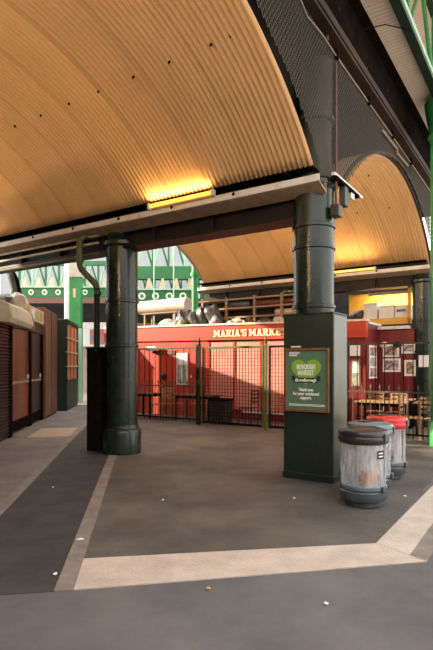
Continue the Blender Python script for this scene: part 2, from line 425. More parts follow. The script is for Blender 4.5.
# ================================================================ BEAMS, GUTTERS
def beam(v, label, glabel, x0=-8.6, x1=.12):
    t=bt('iron_beam',label,'beam',0,v,3.68)
    B().box(x0,x1,-.09,.09,.04,.52).build('web','beam',t)
    B().box(x0,x1,-.20,.20,0,.04).build('bottom_flange','beam',t)
    B().box(x0,x1,-.22,.22,.49,.53).build('top_flange','beam',t)
    for i in range(int((x1-x0-.9)/1.2)):
        B().box(x0+.9+1.2*i,x0+.93+1.2*i,-.18,.18,.04,.49).build('stiffener','beam',t)
    q=bt('rain_gutter',glabel,'gutter',0,v,4.0)
    B().prism([(-.46,.13),(-.44,.13),(-.44,.05),(-.22,-.02),(-.22,.12),(-.20,.12),(-.20,-.05),(-.46,.035)],'x',x0,x1+.1).build('trough','gutter_tan',q)
    B().box(x0,x1+.1,-.475,-.455,.045,.135).build('lip','gutter_white',q)
    B().box(x0,x1,-.47,-.22,.255,.275).build('flashing','black',q)
    B().box(x0,x1,-.235,-.215,.12,.26).build('back_plate','beam',q)
    bb=B().blob((0,0,0),(.03,.016,.03),3,.1,1).build('bracket','black',q,smooth=True); bb.location=(-1.1,-.48,.10)
    for i in range(5): rep(bb,q,(-1.1-1.15*(i+1),-.48,.10))
    return t
beam(-7.8,'third dark iron beam, behind the viewer at the near foot of the vault','third pale gutter, behind the viewer at the near foot of the vault',-7.4)
beam(0,'near dark iron beam spanning between the two big columns','pale gutter along the near beam under the big corrugated vault')
beam(7.3,'far dark iron beam above the red shop','pale gutter along the far beam above the red shop',-6.95)
# mirrored gutter side of the near beam behind
def lamp(u0,u1,v,z,label,power,s=1):
    t=bt('strip_lamp',label,'lamp',(u0+u1)/2,v,z,'strip lamps on the gutters')
    L=(u1-u0)/2
    t.rotation_euler[2]+=PI*(s<0)
    B().cyl((-L,0,0),(L,0,0),.030,seg=10).build('tube','tube',t,smooth=True,label='glowing orange tube')
    B().box(-L-.03,L+.03,.03,.06,-.05,.03).build('housing','gutter_tan',t)
    B().box(-L-.05,-L-.01,-.03,.05,-.05,.04).build('end_cap','gutter_white',t)
    B().box(L+.01,L+.05,-.03,.05,-.05,.04).build('end_cap','gutter_white',t)
    li=bpy.data.lights.new('strip_light','AREA'); li.shape='RECTANGLE'; li.size=u1-u0; li.size_y=.12
    li.color=(1,.60,.22) if s>0 else (1,.76,.47); li.energy=power
    lo=bpy.data.objects.new('strip_light',li); C.objects.link(lo); lo.parent=t
    lo.location=(0,-.05,.05); lo.rotation_euler=(PI+.5,0,0)
    return t
lamp(1.46,2.64,-.53,4.175,'glowing orange strip lamp on the near gutter beside the tall column',9)
lamp(6.92,7.36,-.53,4.175,'orange strip lamp on the near gutter at the far left end',22)
lamp(1.16,2.36,6.78,4.175,'glowing orange strip lamp on the far gutter above the red shop',11)
q=lamp(.3,1.5,7.62,3.60,'unseen strip lamp added to light the ochre store shelf behind the far beam',30,-1)  # hidden lamp added to brighten the ochre shelf
for c in q.children:
    if c.type=='LIGHT': c.rotation_euler=(-.8,0,0); c.location=(0,-.05,-.05)
for i,u in enumerate((.9,3.6,6.3)):
    lamp(u-.6,u+.6,-7.25,4.18,'unseen strip lamp added to brighten the big vault from its near foot, %s of three'%['first','second','third'][i],190,-1)  # added lamps outside the frame that fill the big vault with light
for i,u in enumerate((1.2,4.2)):
    lamp(u-.6,u+.6,.56,4.18,'hidden strip lamp added behind the near beam to brighten the far vault, %s of two'%['right hand','left hand'][i],105,-1)  # added lamps hidden by the beam, lighting the far vault

# ================================================================ COLUMNS
RC=.285
def shaft_prof(z0,z1,rings):
    pr=[(RC,z0)]
    for z in rings: pr+=[(RC,z-.03),(RC+.022,z-.02),(RC+.022,z+.02),(RC,z+.03)]
    return pr+[(RC,z1)]
t=bt('iron_column','dark green iron column on a square pedestal that carries the framed poster','column',0,0)
cx0,cx1,cy0,cy1=-.40,.34,-.26,.29          # pedestal footprint (local)
B().box(cx0,cx1,cy0,cy1,0,2.30).build('pedestal','iron_worn',t,bevel=.012)
B().box(cx1,cx1+.004,cy0+.02,cy1-.02,.12,2.28).build('lit_side_face','lit_worn_side',t,label='worn side face with light painted into its colour')
B().box(cx0-.012,cx1+.012,cy0-.012,cy1+.012,0,.10).build('plinth','iron_worn',t,bevel=.01)
B().box(cx0-.006,cx1+.006,cy0-.006,cy1+.006,2.30,2.32).build('pedestal_cap','iron_worn',t,bevel=.006)
B().lathe(-.05,0,shaft_prof(2.32,4.0,[2.42,3.25,3.55]),36).build('shaft','iron',t,smooth=True)
B().lathe(-.05,0,[(RC,4.0),(RC,4.05),(RC+.05,4.10),(RC+.05,4.16),(RC-.02,4.2)],36).build('capital','iron',t,smooth=True)
B().tube([(-.02,-.02,4.2),(-.02,-.02,4.6),(-.02,-.02,5.05),(-.015,-.02,5.25),(-.005,-.01,5.45),(.03,0,5.66),(.09,.02,5.92)],[.25,.235,.235,.235,.23,.20,.13],22).build('upper_shaft','iron_grey',t,smooth=True)
B().lathe(-.02,-.02,[(.24,5.0),(.275,5.02),(.275,5.07),(.24,5.09)],28).build('collar','iron_grey',t,smooth=True)
for (du,dv,lab) in ((3.78,.0,'dark green iron column standing on a round base at left by the lane'),(3.78,7.3,'dark iron column of the far beam, behind the poster pedestal'),(0,7.3,'dark green iron column at the right edge behind the railings')):
    q=bt('iron_column',lab,'column',du,dv)
    B().lathe(0,0,[(.35,0),(.35,.40),(.335,.44),(.31,.46),(.30,.52)],36).build('base','iron',q,smooth=True)
    B().lathe(0,0,shaft_prof(.52,3.72,[1.95,2.75]),36).build('shaft','iron',q,smooth=True)
    B().lathe(0,0,[(RC,3.72),(RC+.045,3.76),(RC+.045,3.82),(RC,3.86),(RC-.02,3.95),(RC-.02,4.0)],36).build('capital','iron',q,smooth=True)
q=thing('lime_column','lime green round column rising behind the rolled awning at the left picture edge','column',A(-4.02,12.3),0)
B().lathe(0,0,[(.30,0),(.30,.3),(.26,.4),(.25,4.0),(.30,4.06),(.30,4.1)],24).build('shaft','lime',q,smooth=True)
# arm at the gutter end
t=bt('bracket_arm','pale metal arm with clamps sticking out past the column head','bracket',-.31,-.2,4.16)
B().box(-.02,.03,0,1.22,.02,.06).build('arm','gutter_white',t)
B().box(-.04,.05,.02,1.0,-.03,.015).build('tray','black',t)
B().box(-.04,.05,.35,.50,-.30,-.03).build('clamp','iron_grey',t,bevel=.01)
B().box(-.03,.04,.66,.80,-.12,-.03).build('clamp','gutter_white',t,bevel=.01)
B().cyl((0,.12,-.55),(0,.12,1.6),.018,seg=8).build('cable_drop','rustpipe',t)
B().box(-.06,.06,.05,.22,-.52,-.36).build('junction_box','iron_grey',t,bevel=.01)

# ================================================================ POSTER
pw,ph=.66,.88
t=bt('framed_poster','green poster with a lime heart in a brown wooden frame on the pedestal','poster',.035,-.276,.985)
t.scale=(.91,1,.925)
W=pw/2
B().box(-W,W,-.012,0,0,ph).build('sheet','poster_green',t)
for a in ((-W-.03,W+.03,-.03,0,-.035,0),(-W-.03,W+.03,-.03,0,ph,ph+.035),(-W-.03,-W,-.03,0,0,ph),(W,W+.03,-.03,0,0,ph)):
    B().box(*a).build('frame','frame_wood',t,bevel=.004)
h=[]
for i in range(48):
    a=2*PI*i/48; h.append((.0145*16*math.sin(a)**3, .0135*(13*math.cos(a)-5*math.cos(2*a)-2*math.cos(3*a)-math.cos(4*a))))
h=[(x*1.04-.01,z*1.0+.585) for x,z in h]
B().prism(h,'y',-.0145,-.012).build('heart','heart',t)
text('lettering','BOROUGH',.098,'paper',t,(-.01,-.0165,.605),off=.004,sx=.62)
text('lettering','MARKET',.104,'paper',t,(-.01,-.0165,.515),off=.004,sx=.66)
B().prism([(-.20,.40),(.18,.40),(.18,.475),(-.20,.475)],'y',-.018,-.0145).build('ribbon','ink',t)
B().prism([(-.25,.43),(-.19,.43),(-.19,.50),(-.25,.50),(-.23,.465)],'y',-.016,-.013).build('ribbon','ink',t)
B().prism([(.17,.43),(.23,.43),(.21,.465),(.23,.50),(.17,.50)],'y',-.016,-.013).build('ribbon','ink',t)
text('lettering','#LoveBorough',.062,'paper',t,(-.01,-.0205,.420),off=.002,sx=.92)
for s,z in (('Thank you',.275),('for your continued',.215),('support.',.155)):
    text('lettering',s,.064,'paper',t,(-.01,-.0145,z),off=.0025,sx=.86)
text('lettering','BOROUGH',.036,'paper',t,(-.285,-.0145,.835),align='LEFT',off=.002)
text('lettering','MARKET',.036,'paper',t,(-.285,-.0145,.800),align='LEFT',off=.002)
for i in range(2): B().box(-.29,.29,-.0145,-.012,.052+.018*i,.062+.018*i).build('footer_line','paper',t)
o=B().box(-.07,.08,-.004,0,0,.022).build('paper_strip','paper'); place(o,F(.23,-.268,2.10),RB); tag(o,'thin white paper strip stuck above the framed poster','label')
o.location=F(.21,-.262,1.845)

# ================================================================ BINS
def bin_(name,label,loc,lidm,lidlabel,scale=1.0,rot=0.0,tilt=True,fill=False):
    t=thing(name,label,'bin',loc,rot,'clear bag recycling bins')
    B().lathe(0,0,[(.17,0),(.21,.01),(.21,.06),(.255,.075),(.268,.10),(.268,.17),(.255,.185),(.24,.19)],36).build('base','bin_grey',t,smooth=True)
    B().lathe(0,0,[(.245,.19),(.258,.20),(.258,.235),(.245,.245),(.23,.24)],36).build('base_ring','bin_blue',t,smooth=True)
    wob=lambda a,z: .006*math.sin(a*11+z*7)+.005*math.sin(a*5-z*13)
    b=B(); rings=[]
    b.lathe(0,0,[(.243,.205),(.250,.26),(.247,.34),(.252,.45),(.248,.56),(.252,.66),(.258,.725)],60,wob)
    for f in [f for f in b.bm.faces if len(f.verts)>4]: b.bm.faces.remove(f)
    b.build('bag','clear_bag',t,smooth=True,label='clear wrinkled plastic bag')
    b=B(); b.lathe(0,0,[(.205,.235),(.21,.255),(.05,.26)],24); b.build('bag_floor','clear_bag',t)
    for a in (0.4,2.5,4.6): B().box(-.012,.012,.225,.238,.18,.72).build('post','bin_grey',t).rotation_euler=(0,0,a)
    B().lathe(0,0,[(.255,.705),(.272,.715),(.285,.74),(.288,.775),(.275,.80),(.24,.805),(.24,.79),(.262,.775),(.262,.72),(.25,.705)],40).build('rim',lidm,t,smooth=True)
    L=B().lathe(0,0,[(.283,.80),(.285,.83),(.27,.855),(.20,.875),(.10,.882),(0.001,.884)],40).build('lid',lidm,t,smooth=True,label=lidlabel)
    B().box(-.16,.16,-.09,.06,.873,.888).build('slot','ink',L,bevel=.01)
    B().box(-.045,.045,-.30,-.255,.74,.83).build('latch','bin_grey',t,bevel=.008).rotation_euler=(0,0,.75)
    B().box(-.05,.05,-.285,-.245,.17,.245).build('latch','bin_grey',t,bevel=.012).rotation_euler=(0,0,.72)
    return t
t=bin_('recycling_bin','clear bag bin with black lid nearest to us, holding a brown carton',(1.690,5.87,.004),'bin_black','black lid')
o=B().box(-.05,.05,-.003,.003,-.045,.045).build('sticker','ink',t); o.location=(.125,-.228,.60); o.rotation_euler=(0,0,.5)
for i in range(2):
    o2=B().box(-.032,.032,-.001,.001,-.007,.007).build('sticker_line','paper',o); o2.location=(0,-.005,.018-.034*i)
o=B().box(-.085,.085,-.06,.06,0,.13).build('carton','card',bevel=.004); place(o,(1.70,5.76,.275),.5); o.rotation_euler=(.35,.12,.5)
tag(o,'crumpled brown cardboard carton inside the nearest clear bin','carton')
bin_('recycling_bin','clear bag bin with blue grey lid, between the black and the red lidded bins',(1.955,6.50,.004),'bin_blue','blue grey lid',rot=.4)
t=bin_('recycling_bin','clear bag bin with bright red lid, farthest of the three',(2.43,7.28,.004),'bin_red','bright red lid',rot=.2)
o=B().blob((0,0,0),(.17,.17,.06),5,.15,2).build('rubbish_heap','tarp',smooth=True); o.location=(2.43,7.28,.325); tag(o,'dark rubbish lying at the bottom of the red lidded bin','rubbish')

# ================================================================ RAILINGS AND GATES (v = 4.3)
FV=4.3; FH=2.08
def railing(u0,u1,label):
    t=bt('iron_railing',label,'railing',u0,FV)
    L=u0-u1
    B().box(0,L,-.02,.02,FH-.04,FH).build('top_rail','iron_grey',t)
    B().box(0,L,-.02,.02,1.0,1.035).build('middle_rail','iron_grey',t)
    B().box(0,L,-.02,.02,.12,.155).build('bottom_rail','black',t)
    n=int(L/.20); bar=None
    for i in range(n+1):
        x=.05+i*(L-.1)/n
        if bar is None: bar=B().cyl((0,0,.05),(0,0,FH-.02),.010,seg=6).build('bar','black',t); bar.location=(x,0,0)
        else: rep(bar,t,(x,0,0))
    dog=None
    for i in range(n):
        x=.05+(i+.5)*(L-.1)/n
        if dog is None:
            dog=B().lathe(0,0,[(.009,.05),(.009,1.08),(.022,1.10),(.015,1.14),(.002,1.20)],8).build('spiked_bar','iron_grey',t); dog.location=(x,0,0)
        else: rep(dog,t,(x,0,0))
    for x in (0,L): B().box(x-.03,x+.03,-.03,.03,0,FH+.06).build('post','iron',t)
    return t
railing(8.3,5.14,'spiked iron railing in front of the orange red shop wall at left')
railing(1.05,-2.2,'spiked iron railing on the right, behind the bins')
def gate(u0,u1,label,lime):
    t=bt('mesh_gate',label,'gate',u0,FV); L=u0-u1
    B().box(.04,.09,-.025,.025,.05,FH).build('frame_post','iron',t)
    B().box(L-.07,L-.02,-.025,.025,.05,FH).build('frame_post','olive' if lime else 'iron',t)  # olive carries the yellow light falling on the dark gate frame
    B().box(.04,L-.02,-.022,.022,FH-.05,FH).build('top_rail','olive' if lime else 'iron',t)
    B().box(.04,L-.02,-.022,.022,.06,.12).build('bottom_rail','black',t)
    b=B(); x=.13
    while x<L-.07: b.box(x-.005,x+.005,-.006,.006,.1,FH-.03); x+=.088
    z=.18
    while z<FH-.05: b.box(.06,L-.05,.004,.012,z-.0045,z+.0045); z+=.088
    b.build('wire_mesh','black',t)
    return t
gate(5.02,3.12,'left wire mesh gate in front of the sunlit-pink shop shutter',True)
gate(3.04,1.14,'right wire mesh gate partly hidden by the poster pedestal',False)
for u,lab,m in ((5.08,'dark green gate post with pointed finial, left of the mesh gates','iron'),(3.08,'gate post tinted olive for yellow light on it, between the two mesh gates','olive'),(1.10,'dark gate post behind the poster pedestal','iron')):  # middle post: yellow light put into its olive colour
    t=bt('gate_post',lab,'post',u,FV)
    B().box(-.03,.03,-.03,.03,0,FH+.05).build('shaft',m,t)
    B().lathe(0,0,[(.03,FH+.05),(.045,FH+.08),(.02,FH+.10),(.045,FH+.15),(.002,FH+.26)],10).build('finial',m,t,smooth=True)

# ================================================================ RED SHOP
SU,SV=1.125,6.0
t=shop=bt('market_shop','red timber market shop with cream lettered fascia behind the railings','shop',SU,SV)
xl=-9.2; zt=2.71
B().box(xl,-4.85,0,.12,.0,2.42).build('front_wall','red',t,label='orange red boarded wall')
B().box(-4.85,-.62,.03,.12,.30,2.30).build('shutter','red_sunlit',t,label='shutter paled to pink by painted sunlight')
for i in range(5): B().box(-4.85+.9*i,-4.79+.9*i,.0,.03,.0,2.30).build('mullion','red_plain',t)
B().box(-4.85,-.62,-.02,.12,.0,.30).build('plinth','red_dark',t)
B().box(-3.6,-2.0,-.05,-.02,.22,.28).build('skirting','gutter_white',t)
B().box(-.62,.0,0,.12,0,2.42).build('corner_wall','red_dark',t,label='corner wall in red darkened for its shade')  # darker red stands for the shade on this corner
B().prism([(xl,2.40),(.02,2.30),(.02,zt),(xl,zt+.16)],'y',-.06,.10).build('fascia','red_plain',t)
B().prism([(xl,zt+.16),(.05,zt),(.05,zt+.05),(xl,zt+.21)],'y',-.10,.12).build('cornice','gutter_white',t)
B().box(-.12,0,.12,1.15,0,zt-.05).build('side_wall','red_dark',t)
B().box(-.12,.05,.10,1.2,zt-.06,zt-.0).build('side_cornice','gutter_white',t)
B().box(xl,-.02,.10,3.0,2.62,2.70).build('roof','dark_void',t)
B().box(xl,xl+.1,.12,3.0,0,2.62).build('end_wall','red_dark',t)
B().box(-9.1,-.1,.35,.40,0,2.62).build('inner_wall','red_dark',t)
# window
w=B().box(-6.02,-5.60,-.03,.0,.98,1.98).build('window','gutter_white',t)
B().box(-5.99,-5.63,-.036,-.03,1.66,1.95).build('pane','paper',w)
B().box(-5.98,-5.64,-.036,-.03,1.02,1.60).build('pane','glass_pane',w)
B().box(-5.82,-5.80,-.045,-.036,1.0,1.96).build('glazing_bar','gutter_white',w)
B().box(-5.50,-5.44,-.03,0,1.20,1.28).build('switch','gutter_white',t)
# letters
def slab_letter(ch):
    S=.22; st=.058
    ser={'M':[(.0,0),(.26,0),(.0,1),(.26,1)],'A':[(-.01,0),(.22,0)],'R':[(0,0),(.17,0)],'I':[(0,0),(0,1)],'K':[(0,0),(.16,0),(0,1),(.16,1)],'T':[(.07,0)]}
    b=B(); H=.235
    def bar(x0,x1,z0,z1): b.box(x0,x1,-.012,.012,z0,z1)
    def diag(x0,z0,x1,z1,w=.052): b.prism([(x0-w/2,z0),(x0+w/2,z0),(x1+w/2,z1),(x1-w/2,z1)],'y',-.012,.012)
    def slab(x,z,w=.115): bar(x-w/2,x+w/2,z,z+.034)
    if ch=='M':
        bar(.035,.088,0,H); bar(.222,.275,0,H); diag(.075,H,.155,.05); diag(.235,H,.155,.05)
        for x in (.06,.25): slab(x,0); 
        slab(.045,H-.034,.08); slab(.265,H-.034,.08); w=.31
    elif ch=='A':
        diag(.05,0,.125,H); diag(.20,0,.125,H); bar(.07,.18,.06,.095); slab(.05,0); slab(.20,0); bar(.08,.17,H-.03,H); w=.25
    elif ch=='R':
        bar(.035,.09,0,H); bar(.06,.17,H-.04,H); bar(.06,.17,.10,.14); bar(.155,.205,.125,H-.02); diag(.19,0,.13,.12); slab(.06,0); slab(.20,0,.09); slab(.04,H-.034,.08); w=.245
    elif ch=='I': bar(.032,.088,0,H); slab(.06,0); slab(.06,H-.034); w=.12
    elif ch=="'": bar(.02,.06,.15,H); w=.075
    elif ch=='S':
        bar(.03,.17,0,.042); bar(.03,.17,H-.042,H); bar(.03,.17,.097,.138); bar(.13,.18,.02,.12); bar(.02,.07,.118,H-.02); bar(.02,.055,0,.075); bar(.145,.18,.165,H); w=.20
    elif ch=='K': bar(.035,.09,0,H); diag(.20,H,.10,.10); diag(.215,0,.12,.13); slab(.06,0); slab(.06,H-.034); slab(.205,0,.10); slab(.20,H-.034,.10); w=.265
    elif ch=='E': bar(.035,.09,0,H); bar(.02,.20,0,.04); bar(.02,.20,H-.04,H); bar(.06,.165,.10,.138); bar(.165,.20,0,.075); bar(.165,.20,H-.075,H); w=.22
    elif ch=='T': bar(.085,.14,0,H); bar(.01,.215,H-.042,H); bar(.01,.05,H-.09,H); bar(.175,.215,H-.09,H); slab(.1125,0,.12); w=.225
    return b,w
LX=-4.59; LEN=2.44
seq="MARIA'S MARKET"; ws=[]
for ch in seq:
    if ch==' ': ws.append(.075); continue
    b,w=slab_letter(ch); ws.append(w); b.bm.free()
k=LEN/sum(ws); x=LX
for ch,w in zip(seq,ws):
    if ch!=' ':
        b,_=slab_letter(ch); o=b.build('letter','letter',t); o.location=(x,-.073,2.44-.008*(x-LX)); o.scale=(k,1,.86)
    x+=w*k
# lamp and hooks on wall
o=bt('wall_lamp','white flood lamp fixed high on the orange shop wall at left','lamp',SU+6.95,SV-.12,2.06)
B().box(-.22,.22,-.10,.06,0,.14).build('housing','gutter_white',o,bevel=.02)
B().box(-.02,.02,.02,.12,-.08,.02).build('bracket','black',o)
o=bt('sign_board','dark narrow board with pale squares on the orange wall','sign',SU+6.55,SV-.03,1.93)
B().box(-.30,.45,0,.03,0,.13).build('board','ink',o)
for i in range(5): B().box(-.26+.14*i,-.20+.14*i,-.004,0,.03,.10).build('square','red_plain',o)
o=bt('wall_lantern','small dark lantern on the orange shop wall','lantern',SU+6.55,SV-.06,1.14)
B().lathe(0,0,[(.03,0),(.09,.05),(.10,.14),(.05,.19)],10).build('body','ink',o,smooth=True)
B().box(-.02,.02,.02,.06,.08,.12).build('bracket','ink',o)
# notices on corner
for (du,z0,z1,w,m,lab) in ((.18,1.83,2.12,.26,'paper','white paper notice at head height on the red corner'),(.16,1.05,1.75,.24,'frame_wood','narrow wood framed menu board below the white notice')):
    o=bt('wall_notice',lab,'notice',SU+du+.1,SV-.02,z0)
    B().box(-w/2,w/2,-.01,.02,0,z1-z0).build('board',m,o)
    if m!='paper':
        B().box(-w/2+.03,w/2-.03,-.014,-.01,.03,z1-z0-.03).build('sheet','glass_pane',o)
        B().box(-w/2+.05,w/2-.05,-.017,-.014,.35,z1-z0-.06).build('paper','paper',o)
# recessed wing
t=bt('shop_wing','dark red recessed wing of the shop hung with pictures','shop',SU,7.10)
B().box(0,.92,0,.1,0,2.55).build('wall','red_dark',t)
B().box(-.05,.82,-.12,.12,2.55,2.63).build('cornice','gutter_white',t)
B().box(0,.82,.1,2,2.48,2.55).build('roof','dark_void',t)
def UV(px,v):
    r=(px-216.5)/510; return (OX+D2[0]*v-r*(OY+D2[1]*v))/(.836+.549*r)
def ZV(py,u,v): return 1.6+(365-py)/510*(OY+.549*u+D2[1]*v)
pics=[(383,399,344,357,'picture_a','upper left white framed picture of the four on the dark red wall'),
      (383,400.5,358.5,372,'picture_b','lower left white framed picture of the four on the dark red wall'),
      (401.5,415,343,353.5,'picture_b','upper right white framed picture of the four on the dark red wall'),
      (404.5,416,360,376,'picture_a','lower right white framed portrait picture of the four on the dark red wall')]
for p0,p1,q0,q1,m,lab in pics:
    u0,u1=UV(p0,7.08),UV(p1,7.08); um=(u0+u1)/2; z1,z0=ZV(q0,um,7.08),ZV(q1,um,7.08)
    o=bt('wall_picture',lab,'picture',um,7.08,z0,'pictures on the dark red wall'); w=(u0-u1)/2
    B().box(-w,w,-.015,.02,0,z1-z0).build('mount','paper',o)
    B().box(-w+.05,w-.05,-.02,-.015,.05,z1-z0-.05).build('print',m,o)
o=bt('picture_strip','tall strip of pale pictures on the side of the red corner','picture',SU-.005,6.62,1.25)
B().box(0,.02,-.40,.22,0,.86).build('mount','paper',o)
for k in range(3): B().box(.02,.024,-.36,.18,.05+.27*k,.27+.27*k).build('print',('picture_a','picture_b')[k%2],o)

o=bt('spot_lamp','white and black spot lamp arm on the red corner','lamp',SU-.3,6.6,2.12)
B().blob((0,0,0),(.14,.10,.08),4,.1,2).build('head','gutter_white',o,smooth=True)
B().box(-.28,-.02,-.02,.02,.02,.06).build('arm','ink',o)
B().blob((.30,.1,.02),(.13,.1,.10),9,.1,2).build('shade','ink',o,smooth=True)

# ================================================================ ON THE SHOP ROOF
ROOFZ=2.70
def bundle(u,v,z,rad,m,label,seed,amp=.35):
    o=B().blob((0,0,rad[2]*.8),rad,seed,amp,3).build('tarp_bundle',m,smooth=False)
    place(o,F(u,v,z),RB); tag(o,label,'bundle'); return o
bundle(7.2,6.42,ROOFZ,(.30,.26,.36),'tarp','crumpled dark tarp bundle on the red shop roof, leftmost',11)
bundle(6.55,6.35,ROOFZ,(.28,.20,.38),'tarp','crumpled grey black tarp bundle in the row middle on the shop roof',12)
bundle(5.95,6.33,ROOFZ,(.28,.19,.38),'tarp','dark tarp bundle on the shop roof beside the timber rack',13)
bundle(7.75,6.5,ROOFZ+.0,(.40,.3,.22),'tarp_pale','pale folded sheet on the left end of the shop roof',14,.25)
t=bt('roll_stand','timber stand carrying the pale canvas roll at the left end of the shop roof','stand',8.7,7.2,ROOFZ)
for x in (-.7,.65):
    for y in (-.2,.2): B().box(x,x+.06,y-.03,y+.03,0,.70).build('leg','timber',t)
B().box(-.8,.8,-.25,.25,.70,.74).build('shelf','timber',t)
o=B().cyl((-1.1,0,.24),(1.1,0,.24),.24,seg=16).build('canvas_roll','tarp_pale',smooth=True); place(o,F(8.7,7.2,ROOFZ+.74),RB); tag(o,'long pale rolled canvas on a stand at the left end of the shop roof','roll')
rk=bt('timber_rack','brown timber rack with shelves on the shop roof below the far beam','rack',3.6,6.55,ROOFZ)
for x in (-3.0,-2.1,-1.1,-.2,.62):
    B().box(x,x+.07,.0,.08,0,1.0).build('post','timber',rk); 
for z in (.34,.62,.9):
    B().box(-3.1,.72,.0,.42,z,z+.05).build('shelf','timber',rk)
B().box(-3.1,.72,.42,.44,.0,.9).build('back_panel','dark_void',rk)
for i,(u,dv,z,L,r,m,lab) in enumerate(((3.9,6.78,ROOFZ+.67,1.6,.10,'rustpipe','red brown rolled sheet on the rack top shelf'),(3.4,6.78,ROOFZ+.39,1.3,.09,'tarp_pale','pale rolled sheet on the rack lower shelf'),(5.3,6.78,ROOFZ+.67,.8,.11,'tarp','dark rolled sheet on the rack at its left end'))):
    o=B().cyl((-L/2,0,r),(L/2,0,r),r,seg=12).build('sheet_roll',m,smooth=True); place(o,F(u,dv,z),RB); tag(o,lab,'roll')
for i in range(7):
    u=5.2-.5*i; o=B().blob((0,0,.13),(.22,.18,.16),30+i,.35,2).build('tarp_bundle','tarp' if i%3 else 'tarp_pale'); place(o,F(u,6.30,ROOFZ),RB)
    tag(o,['small pale crumpled bag','small dark crumpled bag','small black crumpled bag'][i%3]+' on the roof edge below the rack, %s from the left'%['first','second','third','fourth','fifth','sixth','seventh'][i],'bundle','small bags on the shop roof')
# ochre store shelf with crates
t=bt('store_shelf','ochre wooden store shelf above the dark red wing','shelf',.95,7.45,2.71)
B().box(-1.35,.60,-.05,.75,.12,.17).build('shelf_board','ochre',t)
B().box(-1.35,.60,.70,.74,.17,.98).build('back_panel','ochre',t)
B().box(-.62,.60,-.08,-.05,.0,.14).build('front_board','ochre',t)
B().box(.52,.60,-.08,0,.0,.98).build('post','ochre',t)
B().box(-.55,.5,.6,.69,.28,.56).build('gap','ink',t)
def crate(u,w,h,m,lab,lid=None):
    o=bt('storage_crate',lab,'crate',u,7.70,2.885)
    B().box(-w/2,w/2,-.22,.22,0,h).build('body',m,o,bevel=.015)
    B().box(-w/2-.015,w/2+.015,-.235,.235,h,h+.03).build('lid',lid or m,o,bevel=.008)
crate(1.46,.38,.42,'white','tall white crate on the ochre shelf')
crate(1.02,.42,.33,'white','low white crate in the middle of the ochre shelf','gutter_white')
crate(.58,.42,.31,'white','low white crate with blue mark at the right end of the shelf','gutter_white')
o=B().box(-.14,.10,-.005,.0,0,.06).build('crate_mark','blue'); place(o,F(.60,7.460,3.05),RB); tag(o,'dark blue mark on the right white crate','mark')
bundle(1.86,7.66,2.885,(.2,.18,.16),'tarp','black bag at the left end of the ochre shelf',41)
o=B().box(-.22,.22,-.2,.2,0,.05).build('tray','blue',bevel=.01); place(o,F(1.52,6.95,2.775),RB); tag(o,'flat blue tray on the red corner roof','tray')
o.location=F(1.45,6.6,2.70)

# ================================================================ TABLES AND CHAIRS
def make_table(name,label,loc,rot,m,w=1.2,d=.7,group='tables behind the railings'):
    t=thing(name,label,'table',loc,rot,group)
    b=B()
    for i in range(6):
        y=-d/2+i*d/6; b.box(-w/2,w/2,y,y+d/6-.015,.72,.75)
    b.build('table_top',m,t)
    B().box(-w/2+.06,w/2-.06,-d/2+.08,d/2-.08,.65,.72).build('apron','black',t)
    for x in (-w/2+.08,w/2-.08):
        for y in (-d/2+.08,d/2-.08): B().box(x-.022,x+.022,y-.022,y+.022,0,.66).build('leg','black',t)
    return t
def make_chair(label,loc,rot,m,group):
    t=thing('folding_chair',label,'chair',loc,rot,group)
    b=B()
    for i in range(5): b.box(-.20,.20,-.19+.08*i,-.125+.08*i,.43,.455)
    b.build('seat',m,t)
    for s in (-1,1):
        B().cyl((s*.19,.20,0),(s*.19,.23,.90),.018,seg=6).build('leg',m,t)
        B().cyl((s*.19,-.19,0),(s*.19,-.17,.44),.018,seg=6).build('leg',m,t)
    b=B()
    for z in (.58,.68,.78,.87): b.box(-.19,.19,.205,.225,z,z+.055)
    b.build('backrest',m,t)
    B().box(-.18,.18,.19,.205,.2,.23).build('stretcher',m,t)
    return t
G='wooden chairs behind the railings'
def base(u,v): return F(u,v,.004)
make_table('slatted_table','dark slatted table behind the left railing below the shop window',base(5.65,5.0),RB,'wood_dark',1.3)
make_table('slatted_table','dark slatted table at the far left beside the column',base(7.55,5.0),RB,'wood_dark',.9)
c0=make_chair('brown wooden chair left of the dark table below the window',base(6.55,5.15),RB+PI/2,'wood','x'); c0['group']=G
c1=dup(c0,base(5.95,5.45),RB+.2,'brown wooden chair behind the dark table below the window',G)
dup(c0,base(6.82,4.78),RB-PI/2,'brown wooden chair at the far left table near the column',G)
d0=make_chair('dark chair in profile behind the left mesh gate',base(4.05,5.1),RB-PI/2,'wood_dark',G)
dup(d0,base(2.55,5.1),RB+PI/2,'dark chair behind the right mesh gate beside the pedestal',G)
t=bt('planter_box','dark box planter behind the left mesh gate post','planter',4.75,4.85,.004)
B().prism([(-.20,0),(.20,0),(.25,.62),(-.25,.62)],'y',-.22,.22).build('body','ink',t)
B().box(-.27,.27,-.24,.24,.62,.68).build('rim','black',t)
